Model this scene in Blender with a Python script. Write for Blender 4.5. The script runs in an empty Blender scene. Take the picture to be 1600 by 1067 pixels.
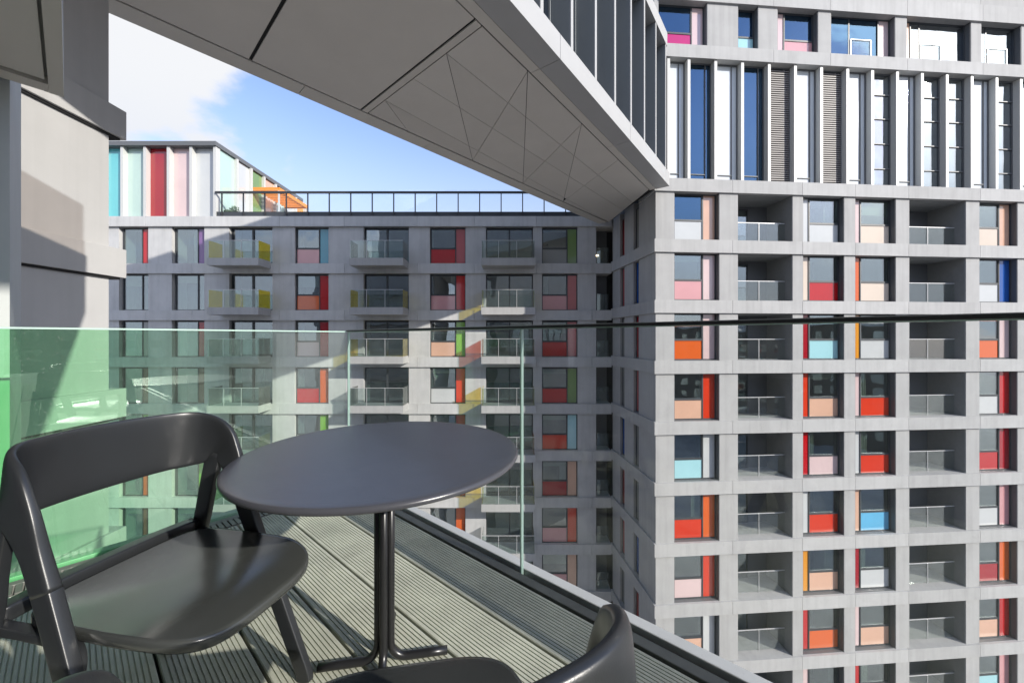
import bpy, math, random
from mathutils import Vector, Matrix
R = math.radians
rnd = random.Random(7)
sc = bpy.context.scene
col = sc.collection

# ------------------------------------------------------------------ helpers
class MB:
    """collects shapes and links them as ONE mesh object"""
    def __init__(s): s.v = []; s.f = []; s.sm = []
    def face(s, idx, smooth=False): s.f.append(tuple(idx)); s.sm.append(smooth)
    def prism(s, pts, z0, z1):
        n = len(pts); a = sum(pts[i][0]*pts[(i+1) % n][1]-pts[(i+1) % n][0]*pts[i][1] for i in range(n))
        if a < 0: pts = pts[::-1]
        b = len(s.v)
        s.v += [(p[0], p[1], z0) for p in pts]+[(p[0], p[1], z1) for p in pts]
        s.face([b+i for i in range(n)][::-1]); s.face([b+n+i for i in range(n)])
        for i in range(n):
            j = (i+1) % n; s.face((b+i, b+j, b+n+j, b+n+i))
        return s
    def box(s, x0, x1, y0, y1, z0, z1):
        return s.prism([(x0, y0), (x1, y0), (x1, y1), (x0, y1)], z0, z1)
    def rings(s, rings, smooth=True, caps=True):
        b = len(s.v); n = len(rings[0])
        for r in rings: s.v += [tuple(p) for p in r]
        for i in range(len(rings)-1):
            for j in range(n):
                k = (j+1) % n
                s.face((b+i*n+j, b+i*n+k, b+(i+1)*n+k, b+(i+1)*n+j), smooth)
        if caps:
            s.face([b+j for j in range(n)][::-1]); e = b+(len(rings)-1)*n; s.face([e+j for j in range(n)])
        return s
    def tube(s, pts, r, n=14):
        pts = [Vector(p) for p in pts]; out = []
        t0 = (pts[1]-pts[0]).normalized()
        u = t0.orthogonal().normalized()
        for i, p in enumerate(pts):
            t = (pts[min(i+1, len(pts)-1)]-pts[max(i-1, 0)]).normalized()
            u = (u-t*u.dot(t)).normalized(); w = t.cross(u)
            out.append([p+u*r*math.cos(2*math.pi*k/n)+w*r*math.sin(2*math.pi*k/n) for k in range(n)])
        return s.rings(out)
    def build(s, name, m, parent=None, bevel=0):
        o0 = parent.matrix_world_loc if hasattr(parent, 'matrix_world_loc') else (Vector(parent['_o']) if parent is not None and '_o' in parent.keys() else Vector((0, 0, 0)))
        me = bpy.data.meshes.new(name)
        me.from_pydata([(v[0]-o0.x, v[1]-o0.y, v[2]-o0.z) for v in s.v], [], s.f)
        me.polygons.foreach_set('use_smooth', s.sm); me.materials.append(m); me.update()
        o = bpy.data.objects.new(name, me); col.objects.link(o)
        if parent is not None:
            o.parent = parent
            o['_o'] = tuple(o0)
        if bevel:
            b = o.modifiers.new('bevel', 'BEVEL'); b.width = bevel; b.segments = 2; b.limit_method = 'ANGLE'
        return o

def thing(name, label, cat, loc=(0, 0, 0), group=None):
    o = bpy.data.objects.new(name, None); col.objects.link(o); o.location = loc
    o['label'] = label; o['category'] = cat; o['_o'] = tuple(loc)
    if group: o['group'] = group
    o.empty_display_size = .2
    return o
def structure(o, kind='structure'): o['kind'] = kind; return o

class Frame:
    """plan frame of a facade: s along it, n outward"""
    def __init__(f, ox, oy, dx, dy, nx, ny):
        l = math.hypot(dx, dy); f.o = (ox, oy); f.d = (dx/l, dy/l); f.n = (nx, ny)
    def p(f, s, n): return (f.o[0]+f.d[0]*s+f.n[0]*n, f.o[1]+f.d[1]*s+f.n[1]*n)
    def box(f, mb, s0, s1, n0, n1, z0, z1):
        return mb.prism([f.p(s0, n0), f.p(s1, n0), f.p(s1, n1), f.p(s0, n1)], z0, z1)
    def bars(f, mb, s0, s1, z0, z1, n0, n1, w):
        """rectangular frame of four bars"""
        f.box(mb, s0, s0+w, n0, n1, z0, z1); f.box(mb, s1-w, s1, n0, n1, z0, z1)
        f.box(mb, s0+w, s1-w, n0, n1, z0, z0+w); f.box(mb, s0+w, s1-w, n0, n1, z1-w, z1)

def catmull(pts, n):
    pts = [Vector(p) for p in pts]; out = []
    P = [pts[0]*2-pts[1]]+pts+[pts[-1]*2-pts[-2]]
    for i in range(1, len(P)-2):
        for k in range(n):
            t = k/n; a, b, c, d = P[i-1], P[i], P[i+1], P[i+2]
            out.append(.5*((2*b)+(c-a)*t+(2*a-5*b+4*c-d)*t*t+(3*b-a-3*c+d)*t**3))
    out.append(pts[-1]); return out

# ------------------------------------------------------------------ materials
def new_mat(name):
    m = bpy.data.materials.new(name); m.use_nodes = True; nt = m.node_tree
    return m, nt, nt.nodes, nt.links, nt.nodes['Principled BSDF']
def lin(c): return tuple(((x/255)/12.92 if x/255 <= .04045 else ((x/255+.055)/1.055)**2.4) for x in c)
def solid(name, c, rough=.5, metal=0, spec=.5, vary=0, scale=6, bump=0, bscale=60, island=0, coat=0, streak=0, wear=0):
    m, nt, N, L, b = new_mat(name)
    b.inputs['Base Color'].default_value = (*c, 1); b.inputs['Roughness'].default_value = rough
    b.inputs['Metallic'].default_value = metal; b.inputs['Specular IOR Level'].default_value = spec
    b.inputs['Coat Weight'].default_value = coat; b.inputs['Coat Roughness'].default_value = .04
    if vary or island:
        tc = N.new('ShaderNodeTexCoord'); n = N.new('ShaderNodeTexNoise'); n.inputs['Scale'].default_value = scale
        n.inputs['Detail'].default_value = 6; n.inputs['Roughness'].default_value = .65
        L.new(tc.outputs['Object'], n.inputs['Vector'])
        mr = N.new('ShaderNodeMapRange'); mr.inputs[1].default_value = .3; mr.inputs[2].default_value = .7
        mr.inputs[3].default_value = 1-vary; mr.inputs[4].default_value = 1+vary
        L.new(n.outputs[0], mr.inputs[0]); src = mr.outputs[0]
        if island:
            g = N.new('ShaderNodeNewGeometry'); m2 = N.new('ShaderNodeMapRange')
            m2.inputs[3].default_value = 1-island; m2.inputs[4].default_value = 1+island
            L.new(g.outputs['Random Per Island'], m2.inputs[0])
            mu = N.new('ShaderNodeMath'); mu.operation = 'MULTIPLY'; L.new(src, mu.inputs[0]); L.new(m2.outputs[0], mu.inputs[1]); src = mu.outputs[0]
        if streak:   # rain streaks: noise drawn out downwards
            mp = N.new('ShaderNodeMapping'); mp.inputs['Scale'].default_value = (4.5, 4.5, .22); L.new(tc.outputs['Object'], mp.inputs[0])
            n3 = N.new('ShaderNodeTexNoise'); n3.inputs['Scale'].default_value = 1; n3.inputs['Detail'].default_value = 5; L.new(mp.outputs[0], n3.inputs['Vector'])
            m3 = N.new('ShaderNodeMapRange'); m3.inputs[1].default_value = .45; m3.inputs[2].default_value = .75; m3.inputs[3].default_value = 1; m3.inputs[4].default_value = 1-streak
            L.new(n3.outputs[0], m3.inputs[0]); mu = N.new('ShaderNodeMath'); mu.operation = 'MULTIPLY'; L.new(src, mu.inputs[0]); L.new(m3.outputs[0], mu.inputs[1]); src = mu.outputs[0]
        vm = N.new('ShaderNodeVectorMath'); vm.operation = 'SCALE'; vm.inputs[0].default_value = c
        L.new(src, vm.inputs['Scale']); L.new(vm.outputs[0], b.inputs['Base Color'])
    if wear:
        tc = N.new('ShaderNodeTexCoord'); n = N.new('ShaderNodeTexNoise'); n.inputs['Scale'].default_value = 9; n.inputs['Detail'].default_value = 8; n.inputs['Roughness'].default_value = .7
        L.new(tc.outputs['Object'], n.inputs['Vector']); m4 = N.new('ShaderNodeMapRange'); m4.inputs[1].default_value = .35; m4.inputs[2].default_value = .7
        m4.inputs[3].default_value = rough-wear; m4.inputs[4].default_value = rough+wear; L.new(n.outputs[0], m4.inputs[0]); L.new(m4.outputs[0], b.inputs['Roughness'])
    if bump:
        tc = N.new('ShaderNodeTexCoord'); n = N.new('ShaderNodeTexNoise'); n.inputs['Scale'].default_value = bscale
        n.inputs['Detail'].default_value = 4
        L.new(tc.outputs['Object'], n.inputs['Vector']); bp = N.new('ShaderNodeBump'); bp.inputs['Strength'].default_value = bump
        bp.inputs['Distance'].default_value = .01
        L.new(n.outputs[0], bp.inputs['Height']); L.new(bp.outputs[0], b.inputs['Normal'])
    return m
def clear_glass(name, tint, refl=.06, dust=.02, grad=None):
    """a pane: see-through tint, mirror reflection that grows at grazing angles, a little dust"""
    m, nt, N, L, b = new_mat(name); N.remove(b); out = N['Material Output']
    tr = N.new('ShaderNodeBsdfTransparent'); tr.inputs[0].default_value = (*tint, 1)
    gl = N.new('ShaderNodeBsdfGlossy'); gl.inputs['Roughness'].default_value = .01
    gl.inputs[0].default_value = (.95, 1, .97, 1)
    lw = N.new('ShaderNodeLayerWeight'); lw.inputs[0].default_value = .5
    pw = N.new('ShaderNodeMath'); pw.operation = 'POWER'; L.new(lw.outputs['Facing'], pw.inputs[0]); pw.inputs[1].default_value = 5
    mr = N.new('ShaderNodeMapRange'); mr.inputs[3].default_value = refl; mr.inputs[4].default_value = .85
    L.new(pw.outputs[0], mr.inputs[0])
    mx = N.new('ShaderNodeMixShader'); L.new(mr.outputs[0], mx.inputs[0]); L.new(tr.outputs[0], mx.inputs[1]); L.new(gl.outputs[0], mx.inputs[2])
    tc = N.new('ShaderNodeTexCoord')
    if dust:
        n = N.new('ShaderNodeTexNoise'); n.inputs['Scale'].default_value = 140; n.inputs['Detail'].default_value = 3
        n2 = N.new('ShaderNodeTexNoise'); n2.inputs['Scale'].default_value = 2.2; n2.inputs['Detail'].default_value = 5
        L.new(tc.outputs['Object'], n.inputs['Vector']); L.new(tc.outputs['Object'], n2.inputs['Vector'])
        m1 = N.new('ShaderNodeMapRange'); m1.inputs[1].default_value = .62; m1.inputs[2].default_value = .72; m1.inputs[4].default_value = 3*dust
        L.new(n.outputs[0], m1.inputs[0])
        m2 = N.new('ShaderNodeMapRange'); m2.inputs[1].default_value = .35; m2.inputs[2].default_value = .7; m2.inputs[3].default_value = dust*.3; m2.inputs[4].default_value = dust
        L.new(n2.outputs[0], m2.inputs[0])
        ad = N.new('ShaderNodeMath'); ad.operation = 'ADD'; L.new(m1.outputs[0], ad.inputs[0]); L.new(m2.outputs[0], ad.inputs[1])
        df = N.new('ShaderNodeBsdfDiffuse'); df.inputs[0].default_value = (.7, .72, .7, 1)
        m3 = N.new('ShaderNodeMixShader'); L.new(ad.outputs[0], m3.inputs[0]); L.new(mx.outputs[0], m3.inputs[1]); L.new(df.outputs[0], m3.inputs[2])
        L.new(m3.outputs[0], out.inputs[0])
    else: L.new(mx.outputs[0], out.inputs[0])
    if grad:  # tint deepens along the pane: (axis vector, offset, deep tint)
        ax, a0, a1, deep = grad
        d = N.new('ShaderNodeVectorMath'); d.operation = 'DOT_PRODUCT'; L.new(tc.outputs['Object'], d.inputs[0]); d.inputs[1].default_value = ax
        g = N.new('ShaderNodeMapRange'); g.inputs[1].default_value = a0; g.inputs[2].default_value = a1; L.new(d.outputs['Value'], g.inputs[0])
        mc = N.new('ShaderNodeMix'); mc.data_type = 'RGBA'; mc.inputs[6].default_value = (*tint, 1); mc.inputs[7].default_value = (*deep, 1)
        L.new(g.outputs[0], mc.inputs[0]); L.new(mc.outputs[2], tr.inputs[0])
    return m
def window_glass(name, tint, refl, wavy=0, coat=(.9, .96, 1)):
    """coated facade glass: dims the room behind, part-mirror in front, panes never quite flat"""
    m, nt, N, L, b = new_mat(name); N.remove(b); out = N['Material Output']
    tc = N.new('ShaderNodeTexCoord')
    tr = N.new('ShaderNodeBsdfTransparent'); tr.inputs[0].default_value = (*tint, 1)
    gl = N.new('ShaderNodeBsdfGlossy'); gl.inputs['Roughness'].default_value = .015; gl.inputs[0].default_value = (*coat, 1)
    lw = N.new('ShaderNodeLayerWeight'); lw.inputs[0].default_value = .5
    pw = N.new('ShaderNodeMath'); pw.operation = 'POWER'; L.new(lw.outputs['Facing'], pw.inputs[0]); pw.inputs[1].default_value = 4
    m2 = N.new('ShaderNodeMapRange'); m2.inputs[3].default_value = refl; m2.inputs[4].default_value = .9
    L.new(pw.outputs[0], m2.inputs[0])
    mx = N.new('ShaderNodeMixShader'); L.new(m2.outputs[0], mx.inputs[0]); L.new(tr.outputs[0], mx.inputs[1]); L.new(gl.outputs[0], mx.inputs[2])
    L.new(mx.outputs[0], out.inputs[0])
    nb = N.new('ShaderNodeTexNoise'); nb.inputs['Scale'].default_value = .8; nb.inputs['Detail'].default_value = 1
    L.new(tc.outputs['Object'], nb.inputs['Vector'])
    bp = N.new('ShaderNodeBump'); bp.inputs['Strength'].default_value = .12+wavy; bp.inputs['Distance'].default_value = .05
    L.new(nb.outputs[0], bp.inputs['Height']); L.new(bp.outputs[0], gl.inputs['Normal'])
    return m

M = {}
M['concrete'] = solid('pale_concrete_cladding', (.385, .382, .375), .8, vary=.07, scale=.9, island=.08, streak=.12, bump=.15, bscale=25)
M['concrete_wall'] = solid('pale_concrete_piers', (.36, .357, .35), .8, vary=.07, scale=.8, island=.07, streak=.12, bump=.15, bscale=25)
M['grey_concrete'] = solid('grey_concrete_cladding', (.48, .477, .47), .8, vary=.09, scale=.9, island=.07, streak=.12, bump=.15, bscale=25)
M['grey_wall'] = solid('grey_concrete_piers', (.47, .467, .46), .8, vary=.1, scale=.8, island=.08, streak=.12, bump=.15, bscale=25)
M['white_wall'] = solid('smooth_white_render', (.41, .405, .397), .85, vary=.05, scale=.7, streak=.06, bump=.1, bscale=40)
M['fascia'] = solid('white_coated_fascia', (.36, .36, .357), .5, vary=.03, scale=1.2)
M['soffit'] = solid('warm_grey_soffit_panels', (.57, .54, .495), .6, vary=.04, scale=.5, island=.03)
M['soffit_rim'] = solid('grey_soffit_rim', (.56, .53, .48), .6, vary=.04, scale=.8)
M['gap'] = solid('dark_joint', (.012, .012, .012), .9)
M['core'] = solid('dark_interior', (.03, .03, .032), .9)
M['frame'] = solid('dark_window_frame', (.045, .05, .055), .45)
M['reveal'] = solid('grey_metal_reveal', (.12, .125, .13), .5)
M['fin'] = solid('pale_metal_fin', (.52, .52, .50), .45, vary=.02)
M['fin_dark'] = solid('shade_grey_fin', (.20, .215, .22), .45)
M['louvre'] = solid('bronze_louvre', (.20, .18, .17), .5)
M['glass_win'] = window_glass('facade_glass', (.74, .82, .77), .27)
M['glass_dim'] = window_glass('shaded_facade_glass', (.68, .75, .74), .22, .1)
M['glass_tall'] = window_glass('tall_facade_glass', (.45, .52, .55), .42, .25)
M['glass_sky_blue'] = window_glass('sky_reflection_blue_glass', (.30, .40, .50), .20, .1, (.42, .70, 1))  # blue of the reflected sky painted into the mirror colour of these panes
M['glass_wavy'] = window_glass('wavy_facade_glass', (.30, .36, .40), .38, 1.6)
M['glass_rail'] = clear_glass('thin_rail_glass', (.84, .90, .89), .07, .02)
M['loggia_glass'] = clear_glass('clear_loggia_glass', (.95, .97, .965), .12, .012)
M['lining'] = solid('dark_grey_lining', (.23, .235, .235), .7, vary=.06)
M['balu'] = clear_glass('clear_balustrade_glass', (.993, .998, .995), .028, .014)
M['rail_metal'] = solid('dark_handrail', (.03, .03, .032), .4, metal=0)
M['rail_white'] = solid('pale_rail_metal', (.6, .6, .6), .35, metal=.3)
M['steel'] = solid('grey_channel_metal', (.13, .135, .12), .5, vary=.2, scale=9)
M['coping'] = solid('pale_coping_metal', (.52, .53, .53), .42, vary=.05, scale=4)
M['deck'] = solid('grooved_composite_decking', (.455, .465, .38), .8, vary=.2, scale=3.5, island=.11, bump=.2, bscale=120)
M['plastic'] = solid('charcoal_plastic', (.019, .0205, .0225), .33, spec=.6, vary=.08, scale=6, wear=.04, bump=.05, bscale=700)
M['seat_plastic'] = solid('satin_seat_plastic', (.044, .047, .045), .20, spec=.75, vary=.08, scale=5, wear=.03, bump=.02, bscale=500)
M['tabletop'] = solid('charcoal_powder_coat', (.060, .061, .070), .25, vary=.04, scale=12, bump=.05, bscale=900)
M['tube'] = solid('black_tube_steel', (.012, .012, .013), .3)
M['orange_slat'] = solid('orange_pergola_slats', (.75, .25, .04), .6)
M['paving'] = solid('grey_paving', (.34, .33, .31), .85, vary=.2, scale=.2)
M['brick'] = solid('brown_brick', (.12, .10, .08), .85, vary=.25, scale=3)
M['pillar'] = solid('grey_green_pillar', (.42, .44, .43), .6, vary=.05, scale=2)
m, nt, N, L, b = new_mat('lit_lamp'); b.inputs['Emission Color'].default_value = (1, .8, .5, 1); b.inputs['Emission Strength'].default_value = 3; M['lamp'] = m

PAL = dict(red=(190, 18, 24), crimson=(165, 12, 32), vermilion=(215, 58, 26), orange=(222, 100, 36), amber=(226, 150, 36), peach=(222, 178, 152),
           pink=(216, 158, 160), rose=(190, 96, 98), pale=(222, 196, 194), cream=(225, 208, 190), white=(206, 208, 207), ice=(170, 218, 224), sky=(105, 185, 225),
           blue=(30, 85, 165), purple=(132, 96, 150), teal=(60, 150, 170), cyan=(110, 200, 205), green=(118, 150, 84), lime=(125, 180, 60), olive=(125, 112, 40),
           grey=(150, 152, 148), magenta=(196, 28, 110), brown=(110, 74, 58), yellow=(250, 215, 40), shadow_pane=(215, 205, 196), mint=(190, 215, 205))
PM = {}
def panel(c):
    if c not in PM:
        PM[c] = solid(c+'_glass_panel', tuple(.82*x for x in lin(PAL[c])), .12, spec=.6, vary=.05, scale=.6, coat=.9)
    return PM[c]
TG = {}
def tglass(c):
    if c not in TG: TG[c] = clear_glass(c+'_tinted_glass', tuple(x**.5 for x in lin(PAL[c])), .05, .05)
    return TG[c]

# ------------------------------------------------------------------ levels and directions (metres; deck = 0, eye = 1.1)
EYE = 1.1; FL = 600.0; HZ = 527.0; ST = 3.1; BAND = .66
TOSUN = Vector((math.sin(R(55))*math.cos(R(24)), -math.cos(R(55))*math.cos(R(24)), math.sin(R(24))))
U1 = Vector((-.755, .656)); N1 = Vector((.656, .755))         # along the balcony front, and outward from it
U2 = Vector((.641, .767)); N2 = Vector((.767, -.641))         # along the balcony's left side

# ------------------------------------------------------------------ window, balcony, loggia builders
def window(root, F, s0, s1, z0, z1, n, side, low, tall, tallw, glass='glass_win', lowfrac=.43, blind=None, name='window'):
    """side: -1 tall panel on the left, +1 on the right, 0 none"""
    fw = .055; fr = MB(); F.bars(fr, s0, s1, z0, z1, n-.06, n+.05, fw)
    a, b = s0+fw, s1-fw
    if side:
        m = a+tallw if side < 0 else b-tallw
        F.box(fr, m-.03, m+.03, n-.06, n+.045, z0+fw, z1-fw)
        ta, tb = (a, m-.03) if side < 0 else (m+.03, b)
        if side < 0: a = m+.03
        else: b = m-.03
    zt = z0+(z1-z0)*lowfrac if low else z0+fw
    if low: F.box(fr, a, b, n-.06, n+.04, zt-.035, zt+.035); g0 = zt+.035
    else: g0 = z0+fw
    # opening sash inside the glazed part
    if low: F.bars(fr, a+.0, b-.0, g0, z1-fw, n-.02, n+.03, .03)
    o = fr.build(name, M['frame'], root)
    e = .03 if low else 0
    F.box(mb := MB(), a+e, b-e, n-.03, n, g0+e, z1-fw-e); mb.build('pane', M[glass], o)
    rv = rnd.random()
    if glass in ('glass_win', 'glass_dim') and b-a > .5:
        if rv < .28:      # a curtain drawn to one side, in folds
            mb = MB(); cw = (b-a)*rnd.uniform(.18, .4); c0 = a+.02 if rnd.random() < .5 else b-.02-cw; q = 9
            for i in range(q): F.box(mb, c0+cw*i/q, c0+cw*(i+1)/q-.002, n-.22-.02*(i % 2), n-.19-.02*(i % 2), z0+.05, z1-.05)
            mb.build('curtain', M['curtain'], o)
        elif rv < .5 and not blind: blind = rnd.choice((.12, .2, .3))
    if blind:
        F.box(mb := MB(), a+e, b-e, n-.12, n-.10, z1-fw-e-(z1-z0)*blind, z1-fw-e); mb.build('blind', M['blind'], o)
    if low: F.box(mb := MB(), a, b, n-.03, n+.012, z0+fw, zt-.035); mb.build('lower_panel', panel(low), o)
    if side:
        if tall == 'glass': F.box(mb := MB(), ta, tb, n-.03, n, z0+fw, z1-fw); mb.build('side_pane', M[glass], o)
        else: F.box(mb := MB(), ta, tb, n-.03, n+.012, z0+fw, z1-fw); mb.build('side_panel', panel(tall), o)
    return o
M['curtain'] = solid('pale_curtain', (.50, .48, .44), .9, vary=.1)
M['blind'] = solid('pale_roller_blind', (.35, .37, .28), .7)

def bands(mb, F, s0, s1, n0, n1, z0, z1, joints):
    js = [s0]+[j for j in joints if s0+.2 < j < s1-.2]+[s1]
    for i in range(len(js)-1):
        F.box(mb, js[i]+(.008 if i else 0), js[i+1]-(.008 if i < len(js)-2 else 0), n0, n1, z0, z1)

# ================================================================== BACK WING (parallel to the picture)
YB = 25.4; PXB = FL/YB
BX = lambda px: (px-800)/PXB
back = thing('apartment_building', 'long grey concrete apartment wing across the court, with projecting balconies and roof terrace', 'building', (-8, YB+4, -27))
FB = Frame(0, YB+.12, 1, 0, 0, -1)     # n>0 towards us; piers at n=0, bands stand .12 proud
XL, XR = BX(150)-9, BX(956)
L0 = -.21
ks = range(-8, 3)
z_of = lambda k: L0+ST*k                # top of band k = floor of the storey above it
opens = [(183, 229, 'w'), (266, 317, 'w'), (356, 424, 'd'), (459, 512, 'w'), (567, 638, 'd'), (671, 727, 'w'), (759, 833, 'd'), (847, 903, 'w'), (932, 955, 'r')]
jb = [BX(p) for p in (228, 300, 437, 538, 652, 741, 838, 925)]
mb = MB()
edges = [XL]+[x for a, b_, t in opens for x in (BX(a), BX(b_))]
for i in range(0, len(edges)-1, 2):
    FB.box(mb := MB(), edges[i], edges[i+1], -1.19, 0, z_of(-8)-.3, z_of(3)-.3); mb.build('pier', M['grey_wall'], back)
FB.box(mb := MB(), XL, XR, -1.2, -.02, -27, z_of(-8)-BAND)
mb.build('wall', M['grey_wall'], back)
FB.box(mb := MB(), XL, XR+1, -12, -1.21, -27, z_of(3)-.7); mb.build('core', M['core'], back)
FB.box(mb := MB(), XL, XR+1, -12, -.3, z_of(3)-.65, z_of(3)-.02); mb.build('roof', M['grey_wall'], back)
for k in list(ks)+[3]:
    bands(mb := MB(), FB, XL, XR-.02, -1.2, .12 if k < 3 else .16, z_of(k)-BAND, z_of(k), jb)
    mb.build('floor_band', M['grey_concrete'], back)
W1 = {2: 'red', 1: 'glass', 0: 'grey', -1: 'brown', -2: 'lime', -3: 'orange'}
W2 = {2: 'purple', 1: 'glass', 0: 'crimson', -1: 'brown', -2: 'green', -3: 'lime'}
W3 = {2: ('pink', 'teal'), 1: ('orange', 'red'), 0: ('pale', 'crimson'), -1: ('red', 'orange'), -2: ('white', 'lime'), -3: ('peach', 'green'), -4: ('rose', 'red')}
W4 = {2: ('red', 'rose'), 1: ('pink', 'red'), 0: ('peach', 'lime'), -1: ('white', 'vermilion'), -2: ('rose', 'crimson'), -3: ('peach', 'orange'), -4: ('pale', 'orange'), -5: ('pink', 'vermilion')}
W5 = {2: ('grey', 'green'), 1: ('pink', 'rose'), 0: ('red', 'rose'), -1: ('red', 'green'), -2: ('vermilion', 'ice'), -3: ('crimson', 'peach'), -4: ('pink', 'vermilion'), -5: ('pink', 'peach'), -6: ('pale', 'rose')}
cyc = [('peach', 'red'), ('white', 'orange'), ('rose', 'green'), ('pink', 'crimson')]
scr = {2: ['yellow', 'yellow', 'grey', 'grey', 'green', 'lime'], 4: ['grey', 'yellow', 'yellow', 'grey', 'yellow', 'amber'], 6: ['grey', 'yellow', 'orange', 'yellow', 'orange', 'yellow']}
for k in ks:
    z0, z1 = z_of(k), z_of(k)+ST-BAND
    for j, (a, b_, t) in enumerate(opens):
        s0, s1 = BX(a), BX(b_)
        if t == 'w':
            if j < 2:
                window(back, FB, s0+.1, s1, z0, z1-.06, -.22, 1, None, (W1, W2)[j].get(k, 'brown'), .5, 'glass_win')
            else:
                W = {3: W3, 5: W4, 7: W5}[j]; lo, ta = W.get(k, cyc[(k+j) % 4])
                window(back, FB, s0, s1, z0, z1-.06, -.2, 1, lo, ta, .62, 'glass_dim', blind=.14 if (j == 7 and k in (-1, -2, -3)) else None)
        elif t == 'd':
            fr = MB(); FB.bars(fr, s0, s1, z0, z1-.06, -.36, -.22, .07); m = (s0+s1)/2
            FB.box(fr, m-.05, m+.05, -.36, -.2, z0+.07, z1-.13)
            d = fr.build('balcony_door', M['frame'], back)
            for q0, q1 in ((s0+.07, m-.05), (m+.05, s1-.07)):
                FB.box(mb := MB(), q0, q1, -.31, -.27, z0+.07, z1-.13); mb.build('pane', M['glass_dim'], d)
            # projecting balcony
            X0, X1 = {2: (-19.2, -15.95), 4: (-10.24, -6.85), 6: (-1.93, 1.45)}[j]
            P = 1.38
            FB.box(mb := MB(), X0, X1, .125, P, z0-.36, z0+.1)
            bal = mb.build('balcony', M['concrete'], back)
            FB.box(mb := MB(), X0+.03, X1-.03, P-.09, P-.07, z0+.1, z0+1.2); mb.build('front_glass', M['glass_rail'], bal)
            mb = MB(); FB.box(mb, X0+.03, X1-.03, P-.1, P-.06, z0+1.2, z0+1.225)
            for f_ in (.32, .66): x_ = X0+(X1-X0)*f_; FB.box(mb, x_-.012, x_+.012, P-.06, P-.04, z0+.1, z0+1.2)
            mb.build('handrail', M['rail_white'], bal)
            c = scr[j][(2-k) % 6]
            for q in (X0+.04, X1-.06):
                FB.box(mb := MB(), q, q+.02, .14, P-.12, z0+.1, z0+1.22); mb.build('side_screen', tglass(c), bal)
        else:
            FB.box(mb := MB(), s0, s1, -1.19, -1.1, z0, z1); mb.build('recess_back', M['reveal'], back)
            FB.box(mb := MB(), s0+.1, s1-.1, -.2, -.18, z0, z0+1.1); mb.build('recess_glass', M['glass_rail'], back)
            if k == 2:
                FB.box(mb := MB(), s0+.16, s0+.40, -1.09, -1.02, z0+.72, z0+.80); mb.build('recess_lamp', M['lamp'], back)
# roof edge upstand
FB.box(mb := MB(), BX(333), XR-.03, -.35, -.1, z_of(3), z_of(3)+.38); mb.build('parapet', M['frame'], back)

# roof terrace railing
zr = z_of(3)
rl = thing('terrace_railing', 'dark metal and glass railing along the roof terrace of the grey wing', 'railing', (-10, YB, zr))
for i in range(17):
    x = BX(343.5+33.8*i)
    FB.box(mb := MB(), x-.035, x+.035, -.09, -.03, zr+.005, zr+1.66); mb.build('post', M['rail_metal'], rl)
    if i < 16:
        FB.box(mb := MB(), x+.06, x+1.37, -.07, -.05, zr+.42, zr+1.84); mb.build('glass_panel', M['balu'], rl)
FB.box(mb := MB(), BX(334), BX(343.5+33.8*16), -.028, .03, zr+1.55, zr+1.70); mb.build('handrail', M['rail_metal'], rl)

# rooftop pavilion
XP = BX(333); ZP = 14.1
pav = thing('rooftop_pavilion', 'rooftop pavilion clad in tall white, red, pink and turquoise panels between pale fins', 'pavilion', (-24, YB+4, zr))
mb = MB(); mb.box(XL, XP-.14, YB+.55, YB+10.6, zr+.001, ZP-.3); mb.build('wall', M['core'], pav)
mb = MB(); mb.box(XL, XP+.12, YB+.05, YB+10.75, ZP-.28, ZP); mb.build('roof_edge', M['reveal'], pav)
FP = Frame(0, YB+.5, 1, 0, 0, -1)
fx = [BX(p) for p in (116, 151, 186, 222, 259, 294.5, 332)]
cols = ['ice', 'white', 'cyan', 'mint', 'crimson', 'pale', 'white']
for i in range(7):
    a = fx[i-1] if i else XL
    FP.box(mb := MB(), a+.08, fx[i]-.08, -.06, -.0, zr+.001, ZP-.3); mb.build('cladding_panel', panel(cols[i]), pav)
    FP.box(mb := MB(), fx[i]-.09, fx[i]+.09, -.05, .33, zr+.002, ZP-.29); mb.build('fin', M['fin'], pav)
FS = Frame(XP, YB+.5, 0, 1, 1, 0)
sc_ = ['mint', 'white', 'green', 'peach', 'mint', 'white', 'amber']
for i in range(7):
    s0 = .05+i*1.5
    FS.box(mb := MB(), s0+.08, s0+1.42, -.12, -.03, zr+.001, ZP-.3); mb.build('cladding_panel', panel(sc_[i]), pav)
    FS.box(mb := MB(), s0+1.42, s0+1.58, -.14, .18, zr+.001, ZP-.29); mb.build('fin', M['fin'], pav)

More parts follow.
